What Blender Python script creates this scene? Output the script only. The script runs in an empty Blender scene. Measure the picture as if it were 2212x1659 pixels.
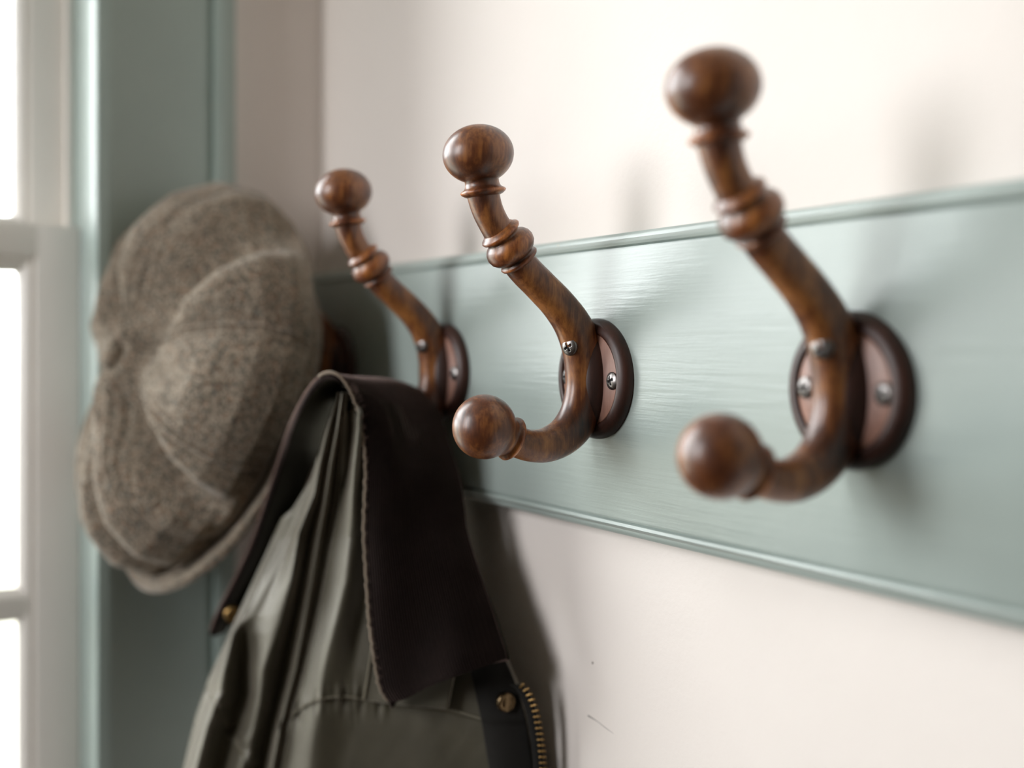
import bpy, bmesh, math, random
import numpy as np
from mathutils import Vector, Matrix
random.seed(7); rng = np.random.default_rng(7)
SC = bpy.context.scene
COL = SC.collection

# ------------------------------------------------------------------ camera
CAM = np.array([0.551, -0.390, 1.520])
TH = math.radians(31.06)
FPX = 2500.0; CX, HY = 1106.0, 741.0
RV = np.array([math.sin(TH), math.cos(TH), 0.0])      # camera right
VV = np.array([-math.cos(TH), math.sin(TH), 0.0])     # camera forward
cam_d = bpy.data.cameras.new('camera'); cam = bpy.data.objects.new('camera', cam_d); COL.objects.link(cam)
cam.location = CAM
cam.rotation_euler = (math.pi/2, 0, math.pi/2 - TH)
cam_d.sensor_width = 36; cam_d.sensor_fit = 'HORIZONTAL'
cam_d.lens = FPX/2212*36
cam_d.shift_y = -(829.5-HY)/2212
cam_d.clip_start = 0.02
cam_d.dof.use_dof = True
cam_d.dof.focus_distance = 0.645
cam_d.dof.aperture_fstop = 2.5
SC.camera = cam

# ------------------------------------------------------------------ light
SC.view_settings.view_transform = 'Standard'; SC.view_settings.look = 'None'
SC.view_settings.gamma = 1; SC.view_settings.use_curve_mapping = False
SC.view_settings.exposure = 0.0
SC.cycles.use_denoising = True
SC.cycles.max_bounces = 10; SC.cycles.diffuse_bounces = 6; SC.cycles.transparent_max_bounces = 12
SC.cycles.caustics_reflective = False; SC.cycles.caustics_refractive = False
w = bpy.data.worlds.new('overcast_sky'); SC.world = w; w.use_nodes = True
bg = w.node_tree.nodes['Background']; SKY = 13.8
# overcast sky above a darker garden: one smooth step at the horizon
_nt = w.node_tree; _tc = _nt.nodes.new('ShaderNodeTexCoord'); _sp = _nt.nodes.new('ShaderNodeSeparateXYZ'); _nt.links.new(_tc.outputs['Generated'], _sp.inputs[0])
_rp = _nt.nodes.new('ShaderNodeValToRGB'); _mr = _nt.nodes.new('ShaderNodeMapRange'); _mr.inputs[1].default_value = -1; _mr.inputs[2].default_value = 1
_nt.links.new(_sp.outputs[2], _mr.inputs[0]); _nt.links.new(_mr.outputs[0], _rp.inputs[0])
_e = _rp.color_ramp.elements; _e[0].position = .47; _e[0].color = (.24, .235, .20, 1); _e[1].position = .53; _e[1].color = (.985, .985, 1.0, 1)
_nt.links.new(_rp.outputs[0], bg.inputs[0]); bg.inputs[1].default_value = SKY

def portal(name, loc, rot, sx, sy):
    l = bpy.data.lights.new(name, 'AREA'); l.shape = 'RECTANGLE'; l.size = sx; l.size_y = sy
    l.cycles.is_portal = True
    o = bpy.data.objects.new(name, l); COL.objects.link(o); o.location = loc; o.rotation_euler = rot

# ------------------------------------------------------------------ helpers
def P(px, py, Z):
    """point seen at pixel (px,py) at distance Z along the view direction"""
    px = np.asarray(px, float); py = np.asarray(py, float); Z = np.asarray(Z, float)
    u = (px-CX)/FPX; v = (HY-py)/FPX
    return CAM + (Z*u)[..., None]*RV + Z[..., None]*VV + (Z*v)[..., None]*np.array([0, 0, 1.0])
def Pax(px, py, axis, val):
    d = P(px, py, 1.0) - CAM
    t = (val - CAM[axis])/d[axis]
    return CAM + t*d

def tag(o, label=None, cat=None, group=None, kind=None):
    if label: o['label'] = label
    if cat: o['category'] = cat
    if group: o['group'] = group
    if kind: o['kind'] = kind
    return o
def mesh_obj(name, verts, faces, mats, parent=None, smooth=True, fmat=None):
    me = bpy.data.meshes.new(name)
    me.from_pydata([tuple(map(float, v)) for v in verts], [], [tuple(map(int, f)) for f in faces])
    for m in (mats if isinstance(mats, (list, tuple)) else [mats]): me.materials.append(m)
    if fmat is not None: me.polygons.foreach_set('material_index', np.asarray(fmat, np.int32))
    bm = bmesh.new(); bm.from_mesh(me); bmesh.ops.recalc_face_normals(bm, faces=bm.faces); bm.to_mesh(me); bm.free()
    me.polygons.foreach_set('use_smooth', [smooth]*len(me.polygons))
    o = bpy.data.objects.new(name, me); COL.objects.link(o)
    if parent: o.parent = parent
    return o
def empty(name, loc, label, cat, group=None):
    o = bpy.data.objects.new(name, None); COL.objects.link(o); o.location = loc; o.empty_display_size = .02
    return tag(o, label, cat, group)
def local(o, parent):
    """o's mesh is in world space: put it under parent keeping its place"""
    o.parent = parent; o.location = -Vector(parent.location)
    return o
def grid_faces(nr, nc, wrap=False, off=0):
    f = []
    for i in range(nr-1):
        for j in range(nc if wrap else nc-1):
            k = (j+1) % nc
            f.append((off+i*nc+j, off+i*nc+k, off+(i+1)*nc+k, off+(i+1)*nc+j))
    return f
def box_data(x0, x1, y0, y1, z0, z1):
    v = [(x, y, z) for x in (x0, x1) for y in (y0, y1) for z in (z0, z1)]
    f = [(0,1,3,2),(4,6,7,5),(0,4,5,1),(2,3,7,6),(0,2,6,4),(1,5,7,3)]
    return v, f
def box(name, x0, x1, y0, y1, z0, z1, mat, parent=None, bevel=0):
    v, f = box_data(x0, x1, y0, y1, z0, z1)
    o = mesh_obj(name, v, f, mat, parent, smooth=False)
    if bevel:
        b = o.modifiers.new('bevel', 'BEVEL'); b.width = bevel; b.segments = 3; b.limit_method = 'ANGLE'
        o.data.polygons.foreach_set('use_smooth', [True]*len(o.data.polygons))
        b.harden_normals = True
    return o
def extrude_profile(name, prof, axis, a, b, mat, parent=None, smooth=True, cuts=1):
    """prof: closed list of 2D points in the two other axes; extruded along axis from a to b"""
    n = len(prof); v = []
    for k in range(cuts+1):
        t = a+(b-a)*k/cuts
        for p, q in prof:
            c = [p, q]; c.insert(axis, t); v.append(c)
    f = grid_faces(cuts+1, n, wrap=True)
    f.append(tuple(range(n))); f.append(tuple(range(cuts*n, cuts*n+n)))
    o = mesh_obj(name, v, f, mat, parent, smooth=smooth)
    if smooth:
        o.modifiers.new('split', 'EDGE_SPLIT').split_angle = math.radians(35)
    return o
def catmull(pts, n):
    pts = np.asarray(pts, float); P0 = np.vstack([2*pts[0]-pts[1], pts, 2*pts[-1]-pts[-2]])
    out = []
    m = len(pts)-1
    for s in np.linspace(0, m, n):
        i = min(int(s), m-1); t = s-i
        a, b, c, d = P0[i], P0[i+1], P0[i+2], P0[i+3]
        out.append(.5*((2*b)+(-a+c)*t+(2*a-5*b+4*c-d)*t*t+(-a+3*b-3*c+d)*t**3))
    return np.array(out)
def tube(name, pts, rad, mat, parent=None, seg=10, n=None):
    pts = np.asarray(pts, float)
    if n: pts = catmull(pts, n)
    rad = np.broadcast_to(rad, (len(pts),)) if np.ndim(rad) == 0 else np.interp(np.linspace(0, 1, len(pts)), np.linspace(0, 1, len(rad)), rad)
    T = np.gradient(pts, axis=0); T /= np.linalg.norm(T, axis=1)[:, None]
    ref = np.array([0.3, 0.2, 1.0]); v = []
    for p, t, r in zip(pts, T, rad):
        a = np.cross(t, ref); a /= np.linalg.norm(a); b = np.cross(t, a)
        for k in range(seg):
            g = 2*math.pi*k/seg; v.append(p+r*(math.cos(g)*a+math.sin(g)*b))
    f = grid_faces(len(pts), seg, wrap=True)
    f.append(tuple(range(seg))); f.append(tuple(range((len(pts)-1)*seg, len(pts)*seg)))
    return mesh_obj(name, v, f, mat, parent)
def lathe_data(prof, origin, axis, seg=48):
    """prof: list of (r, h) along axis"""
    ax = np.array(axis, float); ax /= np.linalg.norm(ax)
    ref = np.array([1.0, 0, 0]) if abs(ax[0]) < .8 else np.array([0, 0, 1.0])
    a = np.cross(ax, ref); a /= np.linalg.norm(a); b = np.cross(ax, a)
    v = []
    for r, h in prof:
        for k in range(seg):
            g = 2*math.pi*k/seg
            v.append(np.array(origin)+h*ax+r*(math.cos(g)*a+math.sin(g)*b))
    f = grid_faces(len(prof), seg, wrap=True)
    f.append(tuple(range(seg))); f.append(tuple(range((len(prof)-1)*seg, len(prof)*seg)))
    return v, f

# ------------------------------------------------------------------ materials
def mat(name):
    m = bpy.data.materials.new(name); m.use_nodes = True
    nt = m.node_tree; return m, nt, nt.nodes['Principled BSDF']
def node(nt, t, **kw):
    n = nt.nodes.new(t)
    for k, v in kw.items():
        if k in n.inputs.keys(): n.inputs[k].default_value = v
        else: setattr(n, k, v)
    return n
def ramp(nt, fac, stops):
    r = nt.nodes.new('ShaderNodeValToRGB'); nt.links.new(fac, r.inputs[0])
    e = r.color_ramp.elements
    while len(e) < len(stops): e.new(.5)
    for el, (p, c) in zip(e, stops): el.position = p; el.color = (*c, 1)
    return r.outputs[0]
def coords(nt, scale=(1, 1, 1), rot=(0, 0, 0), which='Object'):
    tc = nt.nodes.new('ShaderNodeTexCoord'); mp = nt.nodes.new('ShaderNodeMapping')
    mp.inputs['Scale'].default_value = scale; mp.inputs['Rotation'].default_value = rot
    nt.links.new(tc.outputs[which], mp.inputs[0]); return mp.outputs[0]
def noise(nt, vec, scale, detail=4, rough=.55, dist=0):
    n = node(nt, 'ShaderNodeTexNoise', Scale=scale, Detail=detail, Roughness=rough, Distortion=dist)
    nt.links.new(vec, n.inputs['Vector']); return n.outputs['Fac']
def bump(nt, bs, h, strength, dist):
    b = node(nt, 'ShaderNodeBump', Strength=strength, Distance=dist)
    nt.links.new(h, b.inputs['Height']); nt.links.new(b.outputs[0], bs.inputs['Normal']); return b
def mixc(nt, fac, a, b, mode='MIX'):
    m = nt.nodes.new('ShaderNodeMix'); m.data_type = 'RGBA'; m.blend_type = mode
    for s, x in ((m.inputs[0], fac), (m.inputs[6], a), (m.inputs[7], b)):
        if hasattr(x, 'default_value') or hasattr(x, 'is_linked'): nt.links.new(x, s)
        else: s.default_value = x if not isinstance(x, tuple) else (*x, 1)
    return m.outputs[2]
def maths(nt, op, a, b=0.0):
    m = nt.nodes.new('ShaderNodeMath'); m.operation = op
    for s, x in ((m.inputs[0], a), (m.inputs[1], b)):
        if isinstance(x, (int, float)): s.default_value = x
        else: nt.links.new(x, s)
    return m.outputs[0]

def plaster():
    m, nt, b = mat('cream_wall_paint'); c = coords(nt)
    col = ramp(nt, noise(nt, c, 6, 3), [(.3, (.775, .712, .668)), (.7, (.805, .742, .698))])
    nt.links.new(col, b.inputs['Base Color']); b.inputs['Roughness'].default_value = .62
    h = maths(nt, 'ADD', noise(nt, c, 160, 4, .6), maths(nt, 'MULTIPLY', noise(nt, c, 30, 3), 1.5))
    bump(nt, b, h, .18, .0012); return m
def teal(name, rough=.32, c1=(.335, .395, .37), c2=(.375, .435, .41), stroke=True):
    m, nt, b = mat(name)
    c = coords(nt)
    col = ramp(nt, noise(nt, c, 9, 4), [(.3, c1), (.7, c2)])
    # small chips that show pale wood
    chip = noise(nt, coords(nt, (1, 1, 2.2)), 95, 2, .5)
    cm = maths(nt, 'GREATER_THAN', chip, .78)
    col = mixc(nt, cm, col, (.55, .47, .33))
    nt.links.new(col, b.inputs['Base Color'])
    b.inputs['Roughness'].default_value = rough
    # horizontal brush strokes under the gloss paint
    cs = coords(nt, (7, 40, 150)) if stroke else coords(nt, (120, 120, 7))
    h = maths(nt, 'ADD', noise(nt, cs, 1.6, 4, .6), maths(nt, 'MULTIPLY', noise(nt, c, 120, 3, .6), .35))
    vv = node(nt, 'ShaderNodeTexVoronoi', Scale=170.0, Randomness=1.0); nt.links.new(c, vv.inputs['Vector'])
    bl = maths(nt, 'MULTIPLY', maths(nt, 'LESS_THAN', vv.outputs['Distance'], .16), .35)
    h = maths(nt, 'ADD', h, bl)
    bump(nt, b, h, .32, .0011); return m
def cream(name, col=(.84, .80, .75), rough=.38):
    m, nt, b = mat(name); c = coords(nt)
    k = ramp(nt, noise(nt, c, 14, 3), [(.3, tuple(x*.97 for x in col)), (.7, col)])
    nt.links.new(k, b.inputs['Base Color']); b.inputs['Roughness'].default_value = rough
    bump(nt, b, noise(nt, coords(nt, (60, 60, 6)), 2, 3), .12, .001); return m
def wood(name, lo=(.020, .006, .003), mid=(.125, .036, .011), hi=(.44, .175, .048), rough=.3, coat=.5):
    m, nt, b = mat(name)
    c = coords(nt, (75, 75, 22))
    n1 = noise(nt, c, 1.0, 6, .62, .6)
    n2 = noise(nt, coords(nt, (420, 420, 40)), 1.0, 5, .7, .2)
    n3 = noise(nt, coords(nt), 38, 3, .5, .3)
    f = maths(nt, 'ADD', maths(nt, 'MULTIPLY', n1, .33), maths(nt, 'ADD', maths(nt, 'MULTIPLY', n2, .27), maths(nt, 'MULTIPLY', n3, .40)))
    col = ramp(nt, f, [(.37, lo), (.48, mid), (.62, hi)])
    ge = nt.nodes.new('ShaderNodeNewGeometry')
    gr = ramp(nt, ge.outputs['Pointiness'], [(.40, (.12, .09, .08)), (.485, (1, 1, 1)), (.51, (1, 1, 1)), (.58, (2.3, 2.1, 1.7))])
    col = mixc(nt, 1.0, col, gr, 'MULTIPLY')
    nt.links.new(col, b.inputs['Base Color'])
    b.inputs['Roughness'].default_value = rough+.12
    b.inputs['Coat Weight'].default_value = coat; b.inputs['Coat Roughness'].default_value = rough*.85
    bump(nt, b, maths(nt, 'ADD', n2, n1), .12, .0006); return m
def tweed():
    m, nt, b = mat('brown_grey_tweed'); c = coords(nt)
    v = node(nt, 'ShaderNodeTexVoronoi', Scale=620.0, Randomness=1.0); nt.links.new(coords(nt, (1, 1, .8)), v.inputs['Vector'])
    sep = nt.nodes.new('ShaderNodeSeparateColor'); nt.links.new(v.outputs['Color'], sep.inputs[0])
    n1 = noise(nt, c, 420, 3, .7)
    f = maths(nt, 'ADD', maths(nt, 'MULTIPLY', sep.outputs[0], .5), maths(nt, 'MULTIPLY', n1, .5))
    col = ramp(nt, f, [(.2, (.08, .067, .052)), (.42, (.19, .158, .12)), (.6, (.315, .262, .20)), (.85, (.50, .42, .33))])
    k1 = maths(nt, 'GREATER_THAN', sep.outputs[1], .88)
    col = mixc(nt, maths(nt, 'MULTIPLY', k1, .6), col, (.20, .09, .04))
    k2 = maths(nt, 'GREATER_THAN', sep.outputs[2], .9)
    col = mixc(nt, maths(nt, 'MULTIPLY', k2, .6), col, (.05, .075, .078))
    nt.links.new(col, b.inputs['Base Color']); b.inputs['Roughness'].default_value = .95
    b.inputs['Specular IOR Level'].default_value = .15
    b.inputs['Sheen Weight'].default_value = .55; b.inputs['Sheen Roughness'].default_value = .38; b.inputs['Sheen Tint'].default_value = (1, .93, .84, 1)
    bump(nt, b, maths(nt, 'ADD', noise(nt, c, 900, 3, .7), maths(nt, 'MULTIPLY', v.outputs['Distance'], .8)), .6, .0008); return m
def cloth(name, c1, c2, rough, spec, sheen, sc=1400, bs=.25, scale2=22, tint=(1, .93, .82)):
    m, nt, b = mat(name); c = coords(nt)
    col = ramp(nt, noise(nt, c, scale2, 5, .6), [(.3, c1), (.72, c2)])
    nt.links.new(col, b.inputs['Base Color']); b.inputs['Roughness'].default_value = rough
    b.inputs['Specular IOR Level'].default_value = spec
    b.inputs['Sheen Weight'].default_value = sheen; b.inputs['Sheen Roughness'].default_value = .4; b.inputs['Sheen Tint'].default_value = (*tint, 1); b.inputs['Specular Tint'].default_value = (1, .93, .82, 1)
    h = maths(nt, 'ADD', noise(nt, c, sc, 2, .6), maths(nt, 'MULTIPLY', noise(nt, c, 90, 4, .6), 1.6))
    bump(nt, b, h, bs, .0006); return m
def metal(name, col, rough=.3):
    m, nt, b = mat(name); c = coords(nt)
    k = ramp(nt, noise(nt, c, 300, 4), [(.35, tuple(x*.45 for x in col)), (.65, col)])
    nt.links.new(k, b.inputs['Base Color']); b.inputs['Metallic'].default_value = 1; b.inputs['Roughness'].default_value = rough
    bump(nt, b, noise(nt, c, 900, 3), .15, .0003); return m
def plain(name, col, rough=.6):
    m, nt, b = mat(name); c = coords(nt)
    k = ramp(nt, noise(nt, c, 40, 4), [(.3, tuple(x*.85 for x in col)), (.7, col)])
    nt.links.new(k, b.inputs['Base Color']); b.inputs['Roughness'].default_value = rough; return m
def glass():
    m = bpy.data.materials.new('window_glass'); m.use_nodes = True; nt = m.node_tree; nt.nodes.clear()
    o = nt.nodes.new('ShaderNodeOutputMaterial'); mx = nt.nodes.new('ShaderNodeMixShader')
    t = nt.nodes.new('ShaderNodeBsdfTransparent'); g = nt.nodes.new('ShaderNodeBsdfGlossy'); g.inputs['Roughness'].default_value = .02
    fr = nt.nodes.new('ShaderNodeFresnel'); fr.inputs[0].default_value = 1.25
    t.inputs[0].default_value = (.97, .985, .98, 1)
    nt.links.new(fr.outputs[0], mx.inputs[0]); nt.links.new(t.outputs[0], mx.inputs[1]); nt.links.new(g.outputs[0], mx.inputs[2])
    nt.links.new(mx.outputs[0], o.inputs[0]); return m
def floorwood():
    m, nt, b = mat('oak_floor'); c = coords(nt, (1, 12, 1))
    nt.links.new(ramp(nt, noise(nt, c, 5, 5), [(.3, (.10, .06, .035)), (.7, (.17, .105, .06))]), b.inputs['Base Color'])
    b.inputs['Roughness'].default_value = .4; return m

M_WALL = plaster(); M_BOARD = teal('sage_gloss_board_paint'); M_CASE = teal('sage_casing_paint', .34, (.35, .43, .40), (.38, .465, .43), False)
M_DIM = plain('darkened_room_paint', (.18, .155, .125)); M_CREAM = cream('cream_sash_paint'); M_CEIL = plain('white_ceiling_paint', (.8, .79, .77)); M_FLOOR = floorwood()  # M_DIM: unseen room walls, darkened to cut the light they bounce back
M_WOOD = wood('polished_hook_wood'); M_PLATE = wood('dark_plate_wood', (.008, .0030, .002), (.022, .0075, .005), (.042, .014, .009), .36, .12)
M_FACE = wood('mauve_reflection_face', (.14, .075, .062), (.20, .11, .092), (.27, .155, .13), .34, .2)  # mauve tone stands in for light reflected off the plate face
M_TWEED = tweed()
M_WAX = cloth('waxed_olive_cotton', (.034, .030, .018), (.054, .048, .030), .44, .7, .95)
M_CORD = cloth('brown_corduroy', (.004, .0025, .0024), (.008, .0045, .0042), .95, .1, .36, 1800, .4, 60, (1, .72, .66))
M_LINE = cloth('dark_collar_lining', (.014, .014, .009), (.026, .024, .016), .7, .25, .1)
M_TRIM = cloth('tan_edge_cloth', (.20, .155, .115), (.30, .24, .18), .8, .25, .4)
M_PILE = cloth('pink_brown_pile', (.12, .07, .06), (.20, .125, .105), .9, .2, .4); M_THREAD = plain('olive_thread', (.19, .17, .12), .8)
M_BRASS = metal('aged_brass', (.42, .26, .10), .35); M_STEEL = metal('dark_screw_steel', (.30, .28, .27), .33)
M_DARK = cloth('black_zip_tape', (.010, .010, .010), (.018, .017, .016), .85, .2, .1)
M_SLOT = plain('screw_recess_black', (.01, .009, .009), .7); M_GLASS = glass()

# ------------------------------------------------------------------ room shell
WY = 0.018                                            # face of the hook wall
XE = -0.473                                           # face of the window wall
ZF, ZC, YL, XN = 0.0, 2.55, -1.35, 2.2
def struct(o): o['kind'] = 'structure'; return o
struct(box('floor', XE-.2, XN+.2, YL-.2, WY+.2, ZF-.1, ZF, M_FLOOR))
struct(box('ceiling', XE-.2, XN+.2, YL-.2, WY+.2, ZC, ZC+.1, M_CEIL))
wr = struct(box('wall_right', XE-.2, XN+.2, WY, WY+.15, ZF, ZC, M_WALL))
M_MARK = plain('grey_scuff', (.36, .33, .31), .8)
tube('scratch', [Pax(a, b, 1, WY) for a, b in ((1271, 1546), (1290, 1558), (1308, 1572), (1326, 1585))], [.0006, .0002, .00025, .0001], M_MARK, wr, 6, 14)
tube('scratch', [Pax(a, b, 1, WY) for a, b in ((1280, 1429), (1281, 1434))], .0006, M_MARK, wr, 6)
def holed_wall(name, axis, a, b, u0, u1, hu0, hu1, hz0, hz1, m=None):
    V = []; F = []
    for (p, q, r, s) in ((u0, hu0, ZF, ZC), (hu1, u1, ZF, ZC), (hu0, hu1, ZF, hz0), (hu0, hu1, hz1, ZC)):
        v, f = box_data(a, b, p, q, r, s) if axis == 0 else box_data(p, q, a, b, r, s)
        n = len(V); V += v; F += [tuple(i+n for i in g) for g in f]
    return struct(mesh_obj(name, V, F, m or M_WALL, smooth=False))
# window geometry measured from the photograph
CF = XE+.018                                          # casing front
yc1 = float(Pax(512, 700, 0, CF)[1]); yc0 = float(Pax(206, 700, 0, CF)[1])
SF = CF-.064                                          # lower sash face
WIN_W = 0.80; WZ0, WZ1 = 1.02, 2.40
yj = yc0                                              # jamb face (right side of the opening)
yo = yj-WIN_W
holed_wall('wall_far', 0, XE-.15, XE, YL-.2, WY, yo-.0, yj+.02, WZ0-.02, WZ1)
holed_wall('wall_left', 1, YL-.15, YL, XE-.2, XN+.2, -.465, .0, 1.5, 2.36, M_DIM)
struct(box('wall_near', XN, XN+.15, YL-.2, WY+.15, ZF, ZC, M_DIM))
portal('window_portal', (XE-.14, (yo+yj)/2, (WZ0+WZ1)/2), (0, -math.pi/2, 0), WZ1-WZ0+.02, WIN_W+.02)
portal('second_window_portal', (-.2325, YL-.14, 1.93), (math.pi/2, 0, 0), .465, .86)

# casing: moulded flat board on each side of the window
def casing_profile(a, b):
    s = 1 if b > a else -1; W = abs(b-a)
    pts = [(XE, 0), (CF-.003, 0), (CF, .002), (CF, .011), (CF-.002, .0125), (CF-.0025, .015), (CF-.0045, .018),
           (CF-.0045, W-.026), (CF-.0075, W-.0245), (CF-.0082, W-.022), (CF-.0060, W-.0195), (CF-.0025, W-.019), (CF-.0015, W-.017), (CF-.0015, W-.003), (CF-.0035, W), (XE, W)]
    return [(x, a+s*t) for x, t in pts]
c = struct(extrude_profile('trim_1', casing_profile(yc0, yc1), 2, ZF, WZ1+.1, M_CASE))
c = struct(extrude_profile('trim_2', casing_profile(yo, yo-(yc1-yc0)), 2, ZF, WZ1+.1, M_CASE))
struct(box('trim_3', XE, CF, yo, yc0, WZ1, WZ1+.1, M_CASE, bevel=.003))
# window_1: jambs, stops, two sashes
win = bpy.data.objects.new('window_1', None); COL.objects.link(win); win.location = (SF, yj, WZ0); win['kind'] = 'structure'
def wpart(o): return local(o, win)
wpart(box('jamb', XE-.15, XE, yj-.0, yj+.02, WZ0-.02, WZ1, M_CASE))
wpart(box('jamb', XE-.15, XE, yo-.02, yo+.0, WZ0-.02, WZ1, M_CASE))
wpart(box('head_jamb', XE-.15, XE, yo, yj, WZ1-.02, WZ1, M_CASE))
wpart(box('window_sill', XE-.17, CF+.03, yo-.12, yj+.12, WZ0-.03, WZ0, M_CREAM, bevel=.004))
zm = float(Pax(150, 489, 0, SF)[2])                   # top of meeting rail
zmun = float(Pax(60, 1308, 0, SF)[2])
def sash(name_, xf, z0, z1, y0, y1, stile, rail_lo, rail_hi, muntz, munty, bead=.013, bd=.012, th=.034):
    s = bpy.data.objects.new(name_, None); COL.objects.link(s); s.parent = win; s.location = Vector((xf, y1, z0))-win.location
    base = Vector((xf, y1, z0))
    def put(o): o.parent = s; o.location = -base; return o
    gx = xf-bd-.004
    def stile_prof(ya, yb, s_):                       # ya: outer edge, yb: inner flat edge, s_: direction of glass
        return [(xf-th, ya), (xf, ya), (xf, yb-s_*.001), (xf-.0005, yb), (xf-.0035, yb+s_*.0005), (xf-.004, yb+s_*.003), (xf-.003, yb+s_*.005), (xf-.005, yb+s_*.009), (xf-bd, yb+s_*bead), (xf-th, yb+s_*bead)]
    def rail_prof(za, zb, s_):
        return [(x, z) for x, z in stile_prof(za, zb, s_)]
    put(extrude_profile('stile', stile_prof(y1, y1-stile, -1), 2, z0, z1, M_CREAM))
    put(extrude_profile('stile', stile_prof(y0, y0+stile, 1), 2, z0, z1, M_CREAM))
    for (za, zb, s_) in ((z0, z0+rail_lo, 1), (z1, z1-rail_hi, -1)):
        v = [(x, z) for x, z in rail_prof(za, zb, s_)]
        put(extrude_profile('rail', v, 1, y0+stile, y1-stile, M_CREAM))
    m = .0018
    for zc in muntz:
        pr = [(xf-bd, zc-m-bead), (xf-.006, zc-m-.008), (xf-.003, zc-m-.005), (xf-.004, zc-m-.002), (xf-.003, zc-m), (xf-.003, zc+m), (xf-.004, zc+m+.002), (xf-.003, zc+m+.005), (xf-.006, zc+m+.008), (xf-bd, zc+m+bead), (xf-th, zc+m+.004), (xf-th, zc-m-.004)]
        put(extrude_profile('muntin', pr, 1, y0+stile, y1-stile, M_CREAM))
    for yc in munty:
        pr = [(xf-bd, yc-m-bead), (xf-.006, yc-m-.008), (xf-.003, yc-m-.005), (xf-.004, yc-m-.002), (xf-.003, yc-m), (xf-.003, yc+m), (xf-.004, yc+m+.002), (xf-.003, yc+m+.005), (xf-.006, yc+m+.008), (xf-bd, yc+m+bead), (xf-th, yc+m+.004), (xf-th, yc-m-.004)]
        put(extrude_profile('muntin', pr, 2, z0+rail_lo, z1-rail_hi, M_CREAM))
    ys = [y0+stile]+sorted(munty)+[y1-stile]; zs = [z0+rail_lo]+sorted(muntz)+[z1-rail_hi]
    for a, b in zip(ys, ys[1:]):
        for cc, d in zip(zs, zs[1:]):
            put(box('pane', gx-.003, gx, a+.004, b-.004, cc+.004, d-.004, M_GLASS))
yA, yB = yo+.002, yj-.001
stile_w = abs(float(Pax(78, 900, 0, SF)[1])-yB)
mys = [(yA+yB)/2]
sash('lower_sash', SF, WZ0, zm, yA, yB, stile_w, .06, .0275, [zmun, zmun-.33], mys)
sash('upper_sash', SF-.042, zm-.03, WZ1-.02, yA, yB, .034, .03, .05, [zm+.34], mys)
wpart(box('parting_bead', SF-.042, SF-.030, yj-.006, yj, zm, WZ1-.02, M_CREAM, bevel=.001))
# baseboard under the hook wall
struct(box('baseboard_right', XE, XN, WY-.016, WY, ZF, ZF+.14, M_CASE, bevel=.003))

# ------------------------------------------------------------------ peg board
BZ = CAM[2]-.0233
HB, HI = .0863, .0765
def bprof():
    up = [(0, HI-.001), (.0004, HI), (.0028, HI+.0003), (.0030, HI+.0012), (.0012, HI+.0022), (.0006, HI+.0038), (.0016, HI+.0052), (.0042, HI+.0062), (.0044, HI+.0075), (.0050, HB-.0012), (.0062, HB), (WY, HB)]
    lo = [(y, -z) for y, z in up][::-1]
    return [(y, BZ+z) for y, z in up]+[(y, BZ+z) for y, z in lo]
board = extrude_profile('peg_board', bprof(), 0, XE+.001, 1.4, M_BOARD)
tag(board, 'long sage-green painted wooden board with beaded edges, carrying the row of hooks', 'coat rack')

# ------------------------------------------------------------------ hooks
def yz(zx, zy):
    """hook drawing (crop pixels) -> (y, z) in the hook's own plane x = 0"""
    px, py = 940+zx/2.126, 240+zy/2.126
    p = Pax(px, py, 0, 0.0); return float(p[1]), float(p[2])
HZ = CAM[2]-.0207
def hook_arm_mesh(pts):
    """pts: (crop x, crop y, in-plane radius, sideways radius)"""
    raw = np.array([(*yz(a, b), r, s) for a, b, r, s in pts]); raw[:, 1] -= HZ
    c = catmull(raw, 110)
    T = np.gradient(c[:, :2], axis=0); T /= np.linalg.norm(T, axis=1)[:, None]
    N = np.stack([-T[:, 1], T[:, 0]], 1); seg = 40; v = []
    for (y, z, r, s), n in zip(c, N):
        for k in range(seg):
            g = 2*math.pi*k/seg
            cg, sg = math.cos(g), math.sin(g)
            cg = math.copysign(abs(cg)**.9, cg); sg = math.copysign(abs(sg)**.9, sg)
            v.append((s*sg, y+n[0]*r*cg, z+n[1]*r*cg))
    f = grid_faces(len(c), seg, wrap=True)
    f.append(tuple(range(seg))); f.append(tuple(range((len(c)-1)*seg, len(c)*seg)))
    return v, f, c
arm_pts = [(212, 330, .0088, .0088), (222, 390, .0087, .0087), (243, 460, .0084, .0084), (278, 530, .0083, .0083), (330, 610, .0090, .0090),
           (398, 712, .0092, .0092), (482, 800, .0093, .0093), (563, 885, .0098, .0095), (628, 975, .0108, .0097), (672, 1075, .0122, .0098),
           (692, 1180, .0128, .0098), (692, 1290, .0126, .0098), (662, 1400, .0120, .0098), (600, 1485, .0108, .0098), (515, 1532, .0098, .0095),
           (430, 1535, .0090, .0090), (350, 1508, .0085, .0085), (290, 1478, .0080, .0080)]
def sphereish(R, Hs, n=28, t0=0.0, t1=math.pi):
    return [(R*math.sin(t), -Hs*math.cos(t)) for t in np.linspace(t0, t1, n)]
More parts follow.
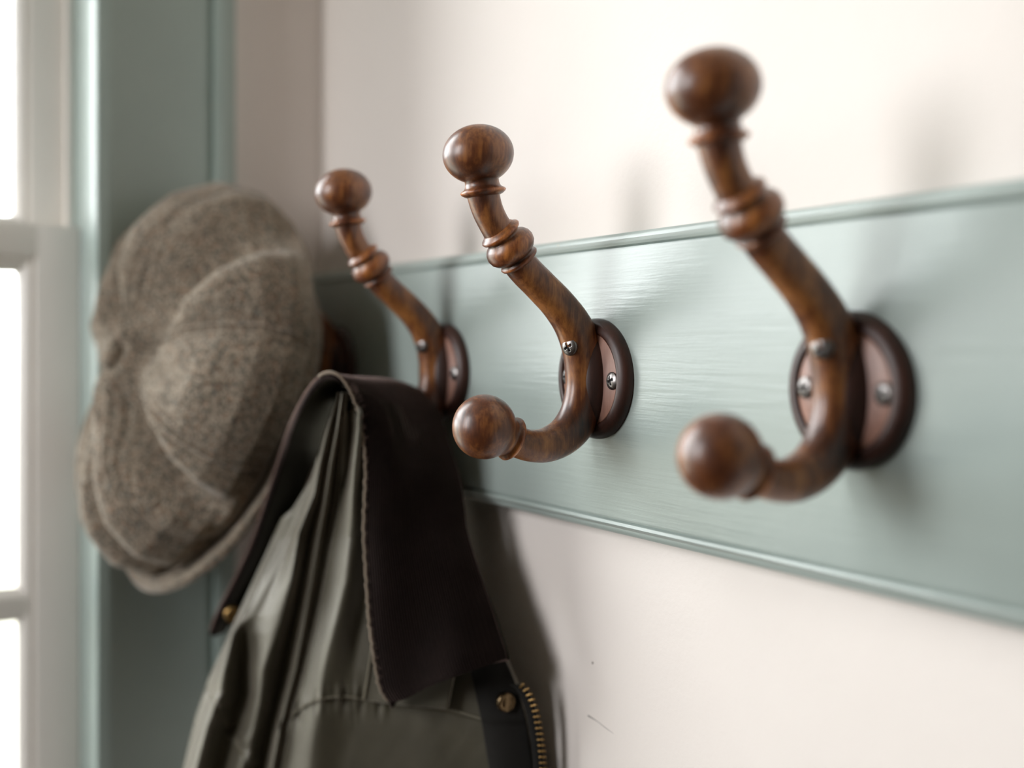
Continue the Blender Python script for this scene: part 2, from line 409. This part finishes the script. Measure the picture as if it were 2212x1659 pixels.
def hook_meshes():
    out = {}
    v, f, c = hook_arm_mesh(arm_pts); out['arm'] = (v, f)
    def yzl(a, b): y, z = yz(a, b); return np.array([0, y, z-HZ])
    # upper knob: squashed ball with a thin ring below
    k = yzl(198, 198); base = yzl(222, 380); ax = k-base; ax /= np.linalg.norm(ax)
    ball = [(max(.0004, .0196*math.sin(t)), -.0162*math.cos(t)) for t in np.linspace(.5, math.pi-.02, 34)]
    prof = [(.004, -.0235), (.0088, -.0232), (.0107, -.0224), (.0121, -.0214), (.0127, -.0205), (.0122, -.0196), (.0108, -.0188), (.0100, -.0180), (.0096, -.0170), (.0094, -.0160)]
    out['upper_knob'] = lathe_data(prof+[p for p in ball if p[1] > -.0155], k, ax)
    # collar of three turned rings halfway up the arm
    m = yzl(342, 622); a0, a1 = yzl(296, 560), yzl(386, 690); ax2 = a0-a1; ax2 /= np.linalg.norm(ax2)
    prof = [(.006, -.0120), (.0100, -.0113), (.0113, -.0104), (.0118, -.0093), (.0113, -.0084), (.0101, -.0078), (.0103, -.0070), (.0122, -.0058), (.0140, -.0035), (.0146, -.0005), (.0140, .0022), (.0124, .0044),
            (.0104, .0058), (.0098, .0066), (.0103, .0074), (.0116, .0082), (.0121, .0092), (.0116, .0101), (.0100, .0110), (.0092, .0120), (.006, .0125)]
    out['collar_ring'] = lathe_data(prof, m, ax2)
    # lower knob
    k2 = yzl(226, 1450); b2 = yzl(350, 1505); ax3 = k2-b2; ax3 /= np.linalg.norm(ax3)
    ball = [(max(.0004, .0178*math.sin(t)), -.0176*math.cos(t)) for t in np.linspace(.4, math.pi-.02, 34)]
    prof = [(.005, -.0215), (.0098, -.0212), (.0118, -.0202), (.0126, -.0190), (.0124, -.0178), (.0112, -.0168), (.0110, -.0158), (.0118, -.0142)]
    out['lower_knob'] = lathe_data(prof+[p for p in ball if p[1] > -.0130], k2, ax3)
    # back plate: dark rounded rim around a face coloured paler for its reflection
    rim = [(.0268, -.0030), (.0272, -.0064), (.0280, -.0071), (.0290, -.0072), (.0310, -.0068), (.0332, -.0054), (.0345, -.0034), (.0350, -.0012), (.0350, 0)]
    out['back_plate'] = lathe_data([(r, -h) for r, h in rim], (0, 0, 0), (0, -1, 0), 72)
    out['plate_face'] = lathe_data([(.0269, .0005), (.0269, .0056), (.0262, .0060), (.012, .0066), (.001, .0066)], (0, 0, 0), (0, -1, 0), 64)
    n = 56; v = []
    for (y, sx_, sz_) in ((-.004, .0150, .0290), (-.0072, .0147, .0285), (-.0095, .0134, .0270), (-.0120, .0112, .0250), (-.0145, .0085, .0215), (-.0150, .003, .010)):
        for k in range(n):
            g = 2*math.pi*k/n; v.append((sx_*math.cos(g), y, sz_*math.sin(g)-.001))
    f = grid_faces(6, n, wrap=True); f.append(tuple(range(n))); f.append(tuple(range(5*n, 6*n))); out['root_block'] = (v, f)
    return out
# profile of the back plate is written with the axis pointing at the room
HM = hook_meshes()
def screw_mesh(R=.0050, h=.0014):
    nr, na = 22, 64; v = []; fm = []
    rr = np.linspace(.02, 1, nr)
    for i in range(nr):
        for k in range(na):
            g = 2*math.pi*k/na; r = R*rr[i]; x, y = r*math.cos(g), r*math.sin(g)
            z = h*(1-rr[i]**2.6)+.0003
            a, b = abs(x), abs(y)
            slot = (min(a, b) < R*.13 and max(a, b) < R*.56)
            if slot: z -= .0011
            v.append((x, y, z)); fm.append(slot)
    f = []; mi = []
    for i in range(nr-1):
        for k in range(na):
            q = (k+1) % na; ids = (i*na+k, i*na+q, (i+1)*na+q, (i+1)*na+k)
            f.append(ids); mi.append(1 if sum(fm[j] for j in ids) >= 2 else 0)
    f.append(tuple(range(na))); mi.append(1)
    n = len(v)
    for k in range(na):
        g = 2*math.pi*k/na; v.append((R*math.cos(g), R*math.sin(g), -.0025))
    for k in range(na):
        q = (k+1) % na; f.append(((nr-1)*na+k, (nr-1)*na+q, n+q, n+k)); mi.append(0)
    f.append(tuple(range(n, n+na))); mi.append(0)
    return v, f, mi
def make_hook(x, label):
    root = empty('coat_hook', (x, 0, HZ), label, 'hook', 'turned wooden hooks in a row on the green board')
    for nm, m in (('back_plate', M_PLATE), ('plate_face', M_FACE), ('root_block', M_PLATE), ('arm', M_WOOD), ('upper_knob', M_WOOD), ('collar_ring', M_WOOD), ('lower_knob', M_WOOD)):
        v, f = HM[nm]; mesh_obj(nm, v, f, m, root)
    v, f, mi = screw_mesh()
    for (loc, nrm, rot) in (((.0232, -.0066, -.0006), (0, -1, 0), .35), ((-.0215, -.0066, .0006), (0, -1, 0), 0.15), ((.0038, -.0224, .0185), (.35, -1, -.10), .5)):
        o = mesh_obj('screw', v, f, [M_STEEL, M_SLOT], root, fmat=mi)
        q = Vector(nrm).normalized().to_track_quat('Z', 'Y'); o.rotation_mode = 'QUATERNION'
        o.rotation_quaternion = q @ Matrix.Rotation(rot, 4, 'Z').to_quaternion(); o.location = loc
    return root
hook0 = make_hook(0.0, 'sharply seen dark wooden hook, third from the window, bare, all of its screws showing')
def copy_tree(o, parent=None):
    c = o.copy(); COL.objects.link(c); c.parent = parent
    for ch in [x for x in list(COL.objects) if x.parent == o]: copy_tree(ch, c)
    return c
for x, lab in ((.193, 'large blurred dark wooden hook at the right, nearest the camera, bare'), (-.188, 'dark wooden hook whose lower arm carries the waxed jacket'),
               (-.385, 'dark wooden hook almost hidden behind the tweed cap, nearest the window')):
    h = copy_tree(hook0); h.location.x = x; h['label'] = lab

# ------------------------------------------------------------------ tweed cap
CAPC = np.array([-.410, -.087, CAM[2]-.044])          # centre of the opening
tilt = math.radians(17); yaw = math.radians(2)
ax_c = np.array([math.sin(yaw)*math.cos(tilt), -math.cos(yaw)*math.cos(tilt), math.sin(tilt)])   # towards the button
up_c = np.array([0, math.sin(tilt), math.cos(tilt)]); up_c -= ax_c*np.dot(ax_c, up_c); up_c /= np.linalg.norm(up_c)
rt_c = np.cross(ax_c, up_c)*-1.0                       # to the right as the camera sees the cap
if rt_c[0] < 0: rt_c = -rt_c
BUT = np.array([0.0, .006])                           # button offset (right, up) in the crown
def cap_point(phi, t, seams):
    """phi: angle (0 = right, 90 deg = up); t: 0 at the button, 1 at the headband"""
    # profile: dome, bulging side, tuck under
    R = np.interp(t, [0, .12, .25, .4, .55, .68, .78, .86, .93, 1], [0, .026, .058, .092, .122, .142, .147, .139, .120, .100])
    H = np.interp(t, [0, .12, .25, .4, .55, .68, .78, .86, .93, 1], [.104, .099, .092, .080, .062, .039, .018, 0, -.008, -.004])
    ex = 1.0+(.125 if math.sin(phi) > 0 else .03)*math.sin(phi)**2
    H += .020*max(0, -math.sin(phi))*math.sin(math.pi*min(1, t))
    R *= 1-.05*max(0, math.cos(phi+.6))**2
    H += .034*max(0, math.sin(phi-.35))**.8*math.sin(math.pi*min(1, t)**.75)
    hang = .012*max(0, -math.sin(phi))*math.sin(min(1, t)*math.pi)
    d = 0.0
    ds = min(abs((phi-s+math.pi) % (2*math.pi)-math.pi) for s in seams)
    arc = ds*max(R, .004)
    pw = math.sin(math.pi*min(1, t*1.02))
    d += .009*(1-math.exp(-(arc/.016)**2))*pw         # panels puff between the seams
    d += .0022*math.exp(-(arc/.0085)**2)*math.cos(arc/.0085*math.pi*2.6)*min(1, t*6)*(1 if t < .85 else 0)
    # soft folds
    def fold(p0, p1, t0, t1, wid, depth, ex_=1.35):
        u = (t-t0)/(t1-t0)
        if u <= 0 or u >= 1: return 0
        pc = p0+(p1-p0)*u; da = ((phi-pc+math.pi) % (2*math.pi)-math.pi)*max(R, .01)
        return -depth*math.exp(-abs(da/wid)**ex_)*math.sin(math.pi*u)**.7
    D = math.radians
    d += fold(D(108), D(102), .08, .70, .0075, .034)
    d += fold(D(50), D(60), .10, .88, .030, .050, 2.6)
    d += fold(D(358), D(355), .12, .50, .014, .014)
    d += fold(D(320), D(321), .12, .82, .015, .046, 2.2)
    d += fold(D(284), D(286), .2, .9, .010, .018)
    d += fold(D(247), D(249), .15, .9, .012, .026)
    d += fold(D(206), D(204), .15, .9, .013, .026)
    d += fold(D(157), D(152), .2, .9, .014, .022)
    nrm_r = np.interp(t, [0, .3, .6, .8, 1], [0, .35, .75, 1, .7]); nrm_h = np.interp(t, [0, .3, .6, .8, 1], [1, .93, .65, .1, -.5])
    r = R*ex+d*nrm_r; h = H+d*nrm_h
    k = 1-min(1, t)**1.3
    o = BUT*k
    x = r*math.cos(phi)+o[0]; y = r*math.sin(phi)*1.0+o[1]-hang
    return CAPC+rt_c*x+up_c*y+ax_c*h
def peak_point(s, tt):
    g = math.radians(-63+s*58); r0 = .108; ext = .047*max(0, 1-abs(s)**4)
    r = r0-.004+(ext+.004)*tt; h = -.010+(.030-.030*s-.006*s*s)*tt
    return CAPC+rt_c*(r*math.cos(g))+up_c*(r*1.10*math.sin(g))+ax_c*h
seams = [math.radians(a) for a in (19, 80, 128, 185, 228, 265, 305, 337)]
cap = empty('flat_cap', CAPC.tolist(), 'brown-grey tweed eight-panel cap with a covered button, hanging over a hook by the window', 'cap')
# smooth radial profile lookup
for i in range(8):
    s0 = seams[i]; s1 = seams[(i+1) % 8]
    if s1 < s0: s1 += 2*math.pi
    nc, nr = 56, 130
    v = [cap_point(s0+(s1-s0)*j/(nc-1), .012+(1-.012)*k/(nr-1), seams)-CAPC for k in range(nr) for j in range(nc)]
    o = mesh_obj('crown_panel', v, grid_faces(nr, nc), M_TWEED, cap)
    sm = o.modifiers.new('smooth', 'CORRECTIVE_SMOOTH') if False else None
    so = o.modifiers.new('thickness', 'SOLIDIFY'); so.thickness = .0018; so.offset = -1
v, f = lathe_data([(.0140, -.001), (.0148, .003), (.0142, .0065), (.0118, .0095), (.007, .0112), (.001, .0118)], CAPC*0+rt_c*BUT[0]+up_c*BUT[1]+ax_c*.1025, ax_c, 40)
mesh_obj('button', v, f, M_TWEED, cap)
# headband
nb = 72; v = []
for k in range(6):
    tt = k/5
    for j in range(nb):
        g = 2*math.pi*j/nb; r = .100-.003*tt
        v.append(rt_c*(r*math.cos(g))+up_c*(r*1.10*math.sin(g))+ax_c*(-.004-.026*tt))
o = mesh_obj('headband', v, grid_faces(6, nb, wrap=True), M_TWEED, cap); o.modifiers.new('thickness', 'SOLIDIFY').thickness = .002
# peak (bill)
v = []; nr, nc = 16, 60
for k in range(nr):
    tt = k/(nr-1)
    for j in range(nc):
        s = -1+2*j/(nc-1); v.append(peak_point(s, tt)-CAPC)
o = mesh_obj('peak', v, grid_faces(nr, nc), M_TWEED, cap)
so = o.modifiers.new('thickness', 'SOLIDIFY'); so.thickness = .006; so.offset = 0
b = o.modifiers.new('bevel', 'BEVEL'); b.width = .0022; b.segments = 3; b.limit_method = 'ANGLE'; b.angle_limit = math.radians(60)

# ------------------------------------------------------------------ waxed jacket
jroot = P(744, 829, .80)
jacket = empty('waxed_jacket', jroot.tolist(), 'olive waxed cotton jacket with dark brown corduroy collar, hanging by its neck from a hook', 'jacket')
def jpart(o): return local(o, jacket)
def baseZ(px, py): return .797-.00016*(px-700)-.036*np.clip(1-(py-880)/280, 0, 1)
curves = [  # (py, px, forward offset m)
 [(848,728,-.004),(867,724,-.004),(924,702,-.008),(1006,680,-.018),(1037,670,-.018),(1100,631,-.02),(1119,608,-.02),(1236,555,-.022),(1331,512,-.024),(1389,486,-.024),(1469,449,-.026),(1548,422,-.028),(1660,396,-.03),(1800,372,-.03)],
 [(848,730,-.012),(924,704,-.012),(1006,683,-.012),(1100,640,-.012),(1236,570,-.010),(1331,524,-.006),(1368,503,.000),(1447,484,.002),(1497,476,.002),(1570,448,.002),(1660,424,.002),(1800,398,.002)],
 [(848,731,-.008),(924,706,-.006),(1006,686,-.006),(1100,652,-.008),(1236,596,-.004),(1331,550,-.004),(1368,530,-.007),(1447,528,-.014),(1497,530,-.016),(1570,508,-.014),(1660,480,-.013),(1800,450,-.012)],
 [(848,732,.000),(924,709,.004),(1006,690,.004),(1067,679,.004),(1151,645,.005),(1257,628,.006),(1349,602,.005),(1447,568,.003),(1521,560,.002),(1570,550,.000),(1660,525,.000),(1800,495,0)],
 [(848,735,-.006),(924,720,-.010),(1006,703,-.012),(1088,690,-.012),(1151,674,-.012),(1257,654,-.013),(1349,638,-.013),(1447,619,-.014),(1521,600,-.014),(1570,588,-.014),(1660,570,-.014),(1800,540,-.014)],
 [(848,739,.004),(924,729,.006),(1006,714,.005),(1088,702,.004),(1151,691,.004),(1257,674,.003),(1349,657,.003),(1447,638,.002),(1521,618,.002),(1570,606,.002),(1660,588,.002),(1800,558,.002)],
 [(848,743,.000),(924,736,-.010),(1006,722,-.012),(1088,714,-.010),(1151,704,-.010),(1257,688,-.009),(1349,669,-.008),(1447,650,-.008),(1521,629,-.008),(1570,616,-.008),(1660,600,-.008),(1800,570,-.008)],
 [(848,748,.002),(924,743,.003),(1006,741,.000),(1040,739,-.003),(1088,730,-.004),(1151,716,-.004),(1257,696,-.003),(1349,677,-.002),(1447,656,-.001),(1521,635,-.001),(1570,622,-.001),(1660,606,-.001),(1800,576,-.001)],
 [(848,752,-.006),(890,752,-.014),(924,754,-.014),(1006,748,-.010),(1060,741,-.004),(1151,722,-.001),(1257,702,.000),(1349,683,.001),(1447,662,.002),(1521,641,.002),(1570,628,.002),(1660,612,.002),(1800,582,.002)],
 [(848,764,-.002),(890,776,.004),(935,774,.006),(1006,766,.008),(1100,760,.009),(1151,758,.010),(1257,748,.011),(1349,724,.011),(1447,702,.010),(1521,690,.009),(1570,685,.009),(1660,672,.009),(1800,650,.009)],
 [(848,800,-.02),(1006,812,-.006),(1151,812,.004),(1257,800,.004),(1349,785,.004),(1447,770,.006),(1570,760,.007),(1660,750,.007),(1800,740,.007)],
 [(848,870,-.06),(1006,890,-.035),(1257,920,-.002),(1447,900,.004),(1570,900,.005),(1800,900,.006)],
 [(848,900,-.09),(1006,930,-.055),(1257,985,-.010),(1447,1018,.000),(1570,1038,.001),(1800,1070,.001)],
 [(848,925,-.10),(1045,970,-.055),(1283,1035,-.020),(1424,1090,-.010),(1490,1118,-.008),(1560,1138,-.008),(1660,1156,-.008),(1800,1166,-.008)],
 [(848,930,-.11),(1045,975,-.065),(1283,1042,-.030),(1424,1098,-.018),(1490,1128,-.017),(1560,1152,-.017),(1660,1172,-.017),(1800,1182,-.017)],
]
def ease(t): return t*t*(3-2*t)
seam1 = [(600, 1562), (632, 1545), (655, 1528), (680, 1515), (712, 1508), (745, 1506), (790, 1512), (870, 1520), (970, 1534), (1060, 1560)]
sx, sy = zip(*seam1)
rows = np.linspace(848, 1800, 330); NCOL = 420
cv = []
for py in rows:
    xs = [np.interp(py, [a[0] for a in c_], [a[1] for a in c_]) for c_ in curves]
    ds = [np.interp(py, [a[0] for a in c_], [a[2] for a in c_]) for c_ in curves]
    for k in range(1, len(xs)): xs[k] = max(xs[k], xs[k-1]+1.0)
    cv.append((xs, ds))
K = len(curves)-1
body = np.zeros((len(rows), NCOL, 3)); pxg = np.zeros((len(rows), NCOL)); Zg = np.zeros((len(rows), NCOL))
wts = np.array([1.4,1.2,1.4,1.2,1,1,.8,.8,1.2,1.3,1.4,1.4,1.0,.5]); cum = np.concatenate([[0], np.cumsum(wts)])/wts.sum()
S = np.linspace(0, 1, NCOL)
amp = np.array([1, 1.3, 1.4, 1.7, 1.3, 1.4, 1.3, 1.2, 1.2, 1.7, 1, 1, 1, 1, 1])
for i, py in enumerate(rows):
    xs, ds = map(np.array, cv[i])
    k = np.clip(np.searchsorted(cum, S, side='right')-1, 0, K-1)
    t = (S-cum[k])/(cum[k+1]-cum[k])
    px = xs[k]+(xs[k+1]-xs[k])*t; d = ds[k]*amp[k]+(ds[k+1]*amp[k+1]-ds[k]*amp[k])*ease(t)
    Z = baseZ(px, py)-d
    sy_ = np.interp(px, sx, sy); m = (px > 604)
    below = 1/(1+np.exp(-(py-sy_)/1.2))
    Z += m*.0022*below
    # puckers that run into the seam
    Z += m*np.exp(-((py-sy_)/26)**2)*(.0013*np.sin(px/5.6)+.0008*np.sin(px/3.1+1))*(px < 850)
    # puckers beside the slanting seam of the sleeve
    sl = 455+(py-1500)*.535
    Z += np.exp(-((px-sl-8)/20)**2)*(py > 1480)*(.0022*np.sin(py/8.3+px/20))
    Z += np.exp(-((px-sl)/3.0)**2)*(py > 1490)*.0022
    # broad soft wrinkles in the wax cloth
    Z += .0007*np.where(px < 760, 1, .06)*np.sin(px/23+py/61)*np.sin(py/47-px/35)+.00008*np.sin(px/9+py/33+2)*np.sin(py/21)
    pxg[i] = px; Zg[i] = Z; body[i] = P(px, np.full(NCOL, py), Z)
def surfZ(px, py):
    i = int(np.clip(np.interp(py, rows, np.arange(len(rows))), 0, len(rows)-1)); return float(np.interp(px, pxg[i], Zg[i]))
NB = 60                                              # rear of the garment, towards the wall
full = []
for i in range(len(rows)):
    a, b = body[i, -1], body[i, 0]
    for j in range(NCOL): full.append(body[i, j])
    for j in range(1, NB-1):
        t = j/(NB-1); p = a*(1-t)+b*t
        p = p+VV*(.045*math.sin(math.pi*t)); p = p+np.array([.0, 1, 0])*.01*math.sin(math.pi*t)
        lim = -.012 if rows[i] < 1400 else .004
        p[1] = min(p[1], lim)
        full.append(p)
nc = NCOL+NB-2
f = grid_faces(len(rows), nc, wrap=True); f.append(tuple(range(nc))); f.append(tuple(range((len(rows)-1)*nc, len(rows)*nc)))
jpart(mesh_obj('jacket_body', full, f, M_WAX))
# collar: one sheet; its free edge runs from the left tip over the hook to the right tip
E = [(452,1371,.872),(470,1322,.872),(497,1270,.866),(539,1183,.855),(576,1077,.840),(604,989,.825),(622,932,.800),(640,888,.778),(662,848,.766),(688,816,.757),(712,803,.750),(736,810,.746),(756,834,.744),(771,868,.744),
     (783,912,.746),(790,965,.749),(793,1018,.752),(791,1085,.755),(790,1151,.756),(794,1220,.756),(798,1283,.755),(802,1340,.754),(808,1392,.752),(815,1440,.751),(825,1485,.750),(842,1512,.749)]
B = [(515,1345,.885),(540,1300,.885),(570,1240,.880),(620,1140,.870),(655,1060,.865),(680,1000,.840),(705,950,.800),(738,905,.770),(785,870,.766),(860,850,.845),(915,846,.838),(938,856,.830),(948,876,.826),(955,900,.820),
     (968,945,.810),(982,990,.798),(996,1040,.786),(1003,1090,.778),(1011,1148,.770),(1029,1210,.757),(1046,1262,.748),(1062,1310,.738),(1076,1355,.731),(1087,1390,.725),(1093,1410,.722),(1095,1422,.720)]
NT, NU = 420, 300
Ec = catmull(E, NT); Bc = catmull(B, NT); cg = np.zeros((NT, NU, 3))
peak_i = int(NT*10.5/25)
uu = np.linspace(0, 1, NU)
for i in range(NT):
    e, bq = Ec[i], Bc[i]; tt = i/(NT-1)*25
    q = e[None]*(1-uu[:, None])+bq[None]*uu[:, None]
    right = ease(np.clip((tt-10)/3, 0, 1)); left = 1-ease(np.clip((tt-8)/3, 0, 1))
    topm = math.exp(-((tt-11)/2.0)**2)
    # bulge: outer leaf stands proud of the body
    q[:, 2] -= right*(.010*np.sin(np.pi*uu)**.8)*(1+.15*np.sin(tt*1.1))
    q[:, 2] -= right*.0022*np.sin(uu*9+tt*.35)
    q[:, 2] += left*.010*np.sin(np.pi*uu)
    q[:, 1] -= topm*10*np.sin(np.pi*uu)-topm*5*np.sin(2*np.pi*uu+.4)
    # the bottom edge of the right leaf droops to a rounded corner
    dr = ease(np.clip((tt-21)/4, 0, 1))
    q[:, 1] += dr*(10*np.exp(-((uu-.12)/.16)**2))
    # corduroy wales
    w_ = np.abs(np.sin(uu*math.pi*46))
    q[:, 2] -= (right*.0010)*w_
    # worn edge
    q[:, 2] -= .0010*np.exp(-(uu/.01)**2)
    jit = 1.2*math.sin(i*1.9)+1.2*math.sin(i*.77+1)+.8*math.sin(i*3.1)
    q[:, 0] += right*jit*np.exp(-(uu/.012)**2)
    cg[i] = P(q[:, 0], q[:, 1], q[:, 2])
o = mesh_obj('collar', cg.reshape(-1, 3), grid_faces(NT, NU), [M_CORD, M_LINE])
# make sure the normals of the right leaf look at the camera
me = o.data; pn = me.polygons[(NT-80)*(NU-1)+NU//2]
if np.dot(np.array(pn.normal), VV) > 0: me.flip_normals()
so = o.modifiers.new('thickness', 'SOLIDIFY'); so.thickness = .0042; so.offset = -1; so.material_offset = 1; so.material_offset_rim = 0
jpart(o)
# pale worn edge of the collar
i0, i1 = int(NT*9.2/25), NT-1
edge = [cg[i, 0]+VV*.0012-RV*.0012 for i in range(i0, i1, 2)]
o = tube('collar_edge', edge, .0011, M_TRIM, seg=8); jpart(o); o['label'] = 'pale worn edge of the corduroy collar'
edgeL = [cg[i, 0]+VV*.003-RV*.0005 for i in range(2, i0, 3)]
o = tube('collar_edge', edgeL, .0011, M_PILE, seg=8); jpart(o); o['label'] = 'pale worn edge of the corduroy collar'
# tufts of corduroy pile along the edge
v = []; f = []
for i in range(int(NT*12.5/25), NT-1, 7):
    if random.random() < .35: continue
    for q in range(4):
        p = cg[i, 1]+RV*random.uniform(-.0004, .001)-VV*.0012
        d1 = RV*random.uniform(.0003, .0012)+np.array([0, 0, 1])*random.uniform(-.0012, .0016)-VV*random.uniform(.0004, .001)
        n = len(v); s = .00022
        v += [p-RV*s, p+RV*s, p+d1*1.6, p-VV*s*1.5]; f += [(n, n+1, n+2), (n+1, n+3, n+2), (n+3, n, n+2)]
o = mesh_obj('frayed_pile', v, f, M_PILE); jpart(o); o['kind'] = 'stuff'
# collar button on the left leaf
v, f = lathe_data([(.001, .0035), (.0045, .0032), (.0062, .002), (.0066, 0), (.0066, -.002)], P(503, 1326, .872), -VV+.25*RV, 28)
o = mesh_obj('collar_button', v, f, M_BRASS); jpart(o)
# throat tab under the collar
tabs = [[(806,1395),(799,1440),(793,1478),(787,1513)],[(985,1440),(978,1470),(972,1500),(966,1531)]]
g = []
nr, nc2 = 24, 40
L = catmull(tabs[0], nr); Rr = catmull(tabs[1], nr)
for i in range(nr):
    for j in range(nc2):
        t = j/(nc2-1); px, py = L[i]*(1-t)+Rr[i]*t; py += 3*math.sin(math.pi*t)
        Zt = baseZ(px, py)-.0115-.002*math.sin(math.pi*t); g.append(P(px, py, Zt))
o = mesh_obj('throat_tab', g, grid_faces(nr, nc2), M_WAX); so = o.modifiers.new('thickness', 'SOLIDIFY'); so.thickness = .002; jpart(o)
o = tube('tab_edge', [P(x-1, y, baseZ(x, y)-.0125) for x, y in L], .0009, M_THREAD, seg=6); jpart(o)
# placket band, press stud, zip
def on(px, py, lift): return P(px, py, surfZ(px, py)-lift)
pl = []; nr, nc2 = 70, 30
for i in range(nr):
    py = 1415+(1800-1415)*i/(nr-1)
    x0 = np.interp(py, [1415, 1455, 1560, 1659, 1800], [1008, 1018, 1040, 1056, 1075]); x1 = np.interp(py, [1415, 1450, 1490, 1560, 1659, 1800], [1088, 1104, 1118, 1136, 1150, 1160])
    for j in range(nc2):
        t = j/(nc2-1); px = x0+(x1-x0)*t; pl.append(P(px, py, surfZ(px, py)-.0035-.003*math.sin(math.pi*t)))
o = mesh_obj('placket', pl, grid_faces(nr, nc2), M_DARK); so = o.modifiers.new('thickness', 'SOLIDIFY'); so.thickness = .003; jpart(o)
c0 = on(1092, 1516, .0075)
v, f = lathe_data([(.0010, .0030), (.0030, .0028), (.0038, .0022), (.0044, .0030), (.0054, .0030), (.0060, .0018), (.0060, -.002)], c0, -VV*.85+RV*.35, 32)
jpart(mesh_obj('press_stud', v, f, metal('blackened_brass', (.22, .15, .08), .28)))
zc = catmull([(1121,1478),(1135,1490),(1148,1515),(1157,1543),(1163,1575),(1168,1610),(1171,1645),(1173,1690),(1174,1740),(1174,1790)], 300)
dist = np.concatenate([[0], np.cumsum(np.linalg.norm(np.diff(zc, axis=0), axis=1))])
def zpt(s, dx=0, lift=0):
    x = np.interp(s, dist, zc[:, 0]); y = np.interp(s, dist, zc[:, 1]); return P(x+dx, y, baseZ(1150, y)+.003-lift)
o = []
for s in np.linspace(0, dist[-1], 90):
    for dx, lf in ((-20, 0), (-10, .001), (-3, .0015), (2, .0015), (3.5, .0003), (-3, -.002), (-20, -.002)): o.append(zpt(s, dx, lf))
jpart(mesh_obj('zip_tape', o, grid_faces(90, 7, wrap=True), M_DARK))
s = 6.0; proto = None
while s < dist[-1]-2:
    p = zpt(s, 1.5, .002); q = zpt(s+1, 1.5, .002); T = (q-p)/np.linalg.norm(q-p)
    if proto is None:
        v, f = lathe_data([(.0004, -.0028), (.0008, -.0025), (.00095, -.0015), (.0007, 0), (.00095, .0012), (.00095, .0022), (.0004, .0027)], (0, 0, 0), (1, 0, 0), 10)
        tooth = proto = mesh_obj('zip_tooth', v, f, M_BRASS)
    else:
        tooth = proto.copy(); COL.objects.link(tooth)
    a = RV*.93-VV*.25; a -= T*np.dot(a, T); a /= np.linalg.norm(a); b_ = np.cross(a, T)
    Mx = Matrix([[a[k]*.85, T[k]*.85, b_[k]*.8, 0] for k in range(3)]+[[0, 0, 0, 1]])
    Mx.translation = Vector(p-np.array(jacket.location)); tooth.parent = jacket; tooth.matrix_local = Mx
    s += 12.6
# seams
pts = [on(x, y-1.5, .0012) for x, y in catmull(seam1[1:], 80)]
o = tube('seam', pts, .00055, M_THREAD, seg=6); jpart(o)
v = []; f = []
st = catmull([(652,1502),(675,1492),(700,1486),(735,1482),(775,1484)], 60)
for i in range(0, 58, 3):
    a, b_ = on(*st[i], .0009), on(*st[i+1], .0009); n = len(v)
    s_ = np.array([0, 0, .00028]); v += [a-s_, b_-s_, b_+s_, a+s_, (a+b_)/2-VV*.0004]; f += [(n, n+1, n+4), (n+1, n+2, n+4), (n+2, n+3, n+4), (n+3, n, n+4)]
o = mesh_obj('stitching', v, f, M_THREAD); jpart(o); o['kind'] = 'stuff'
o = tube('seam', [on(455+(y-1500)*.535+.5, y, -.0008) for y in np.linspace(1500, 1790, 50)], .0008, M_THREAD, seg=6); jpart(o)
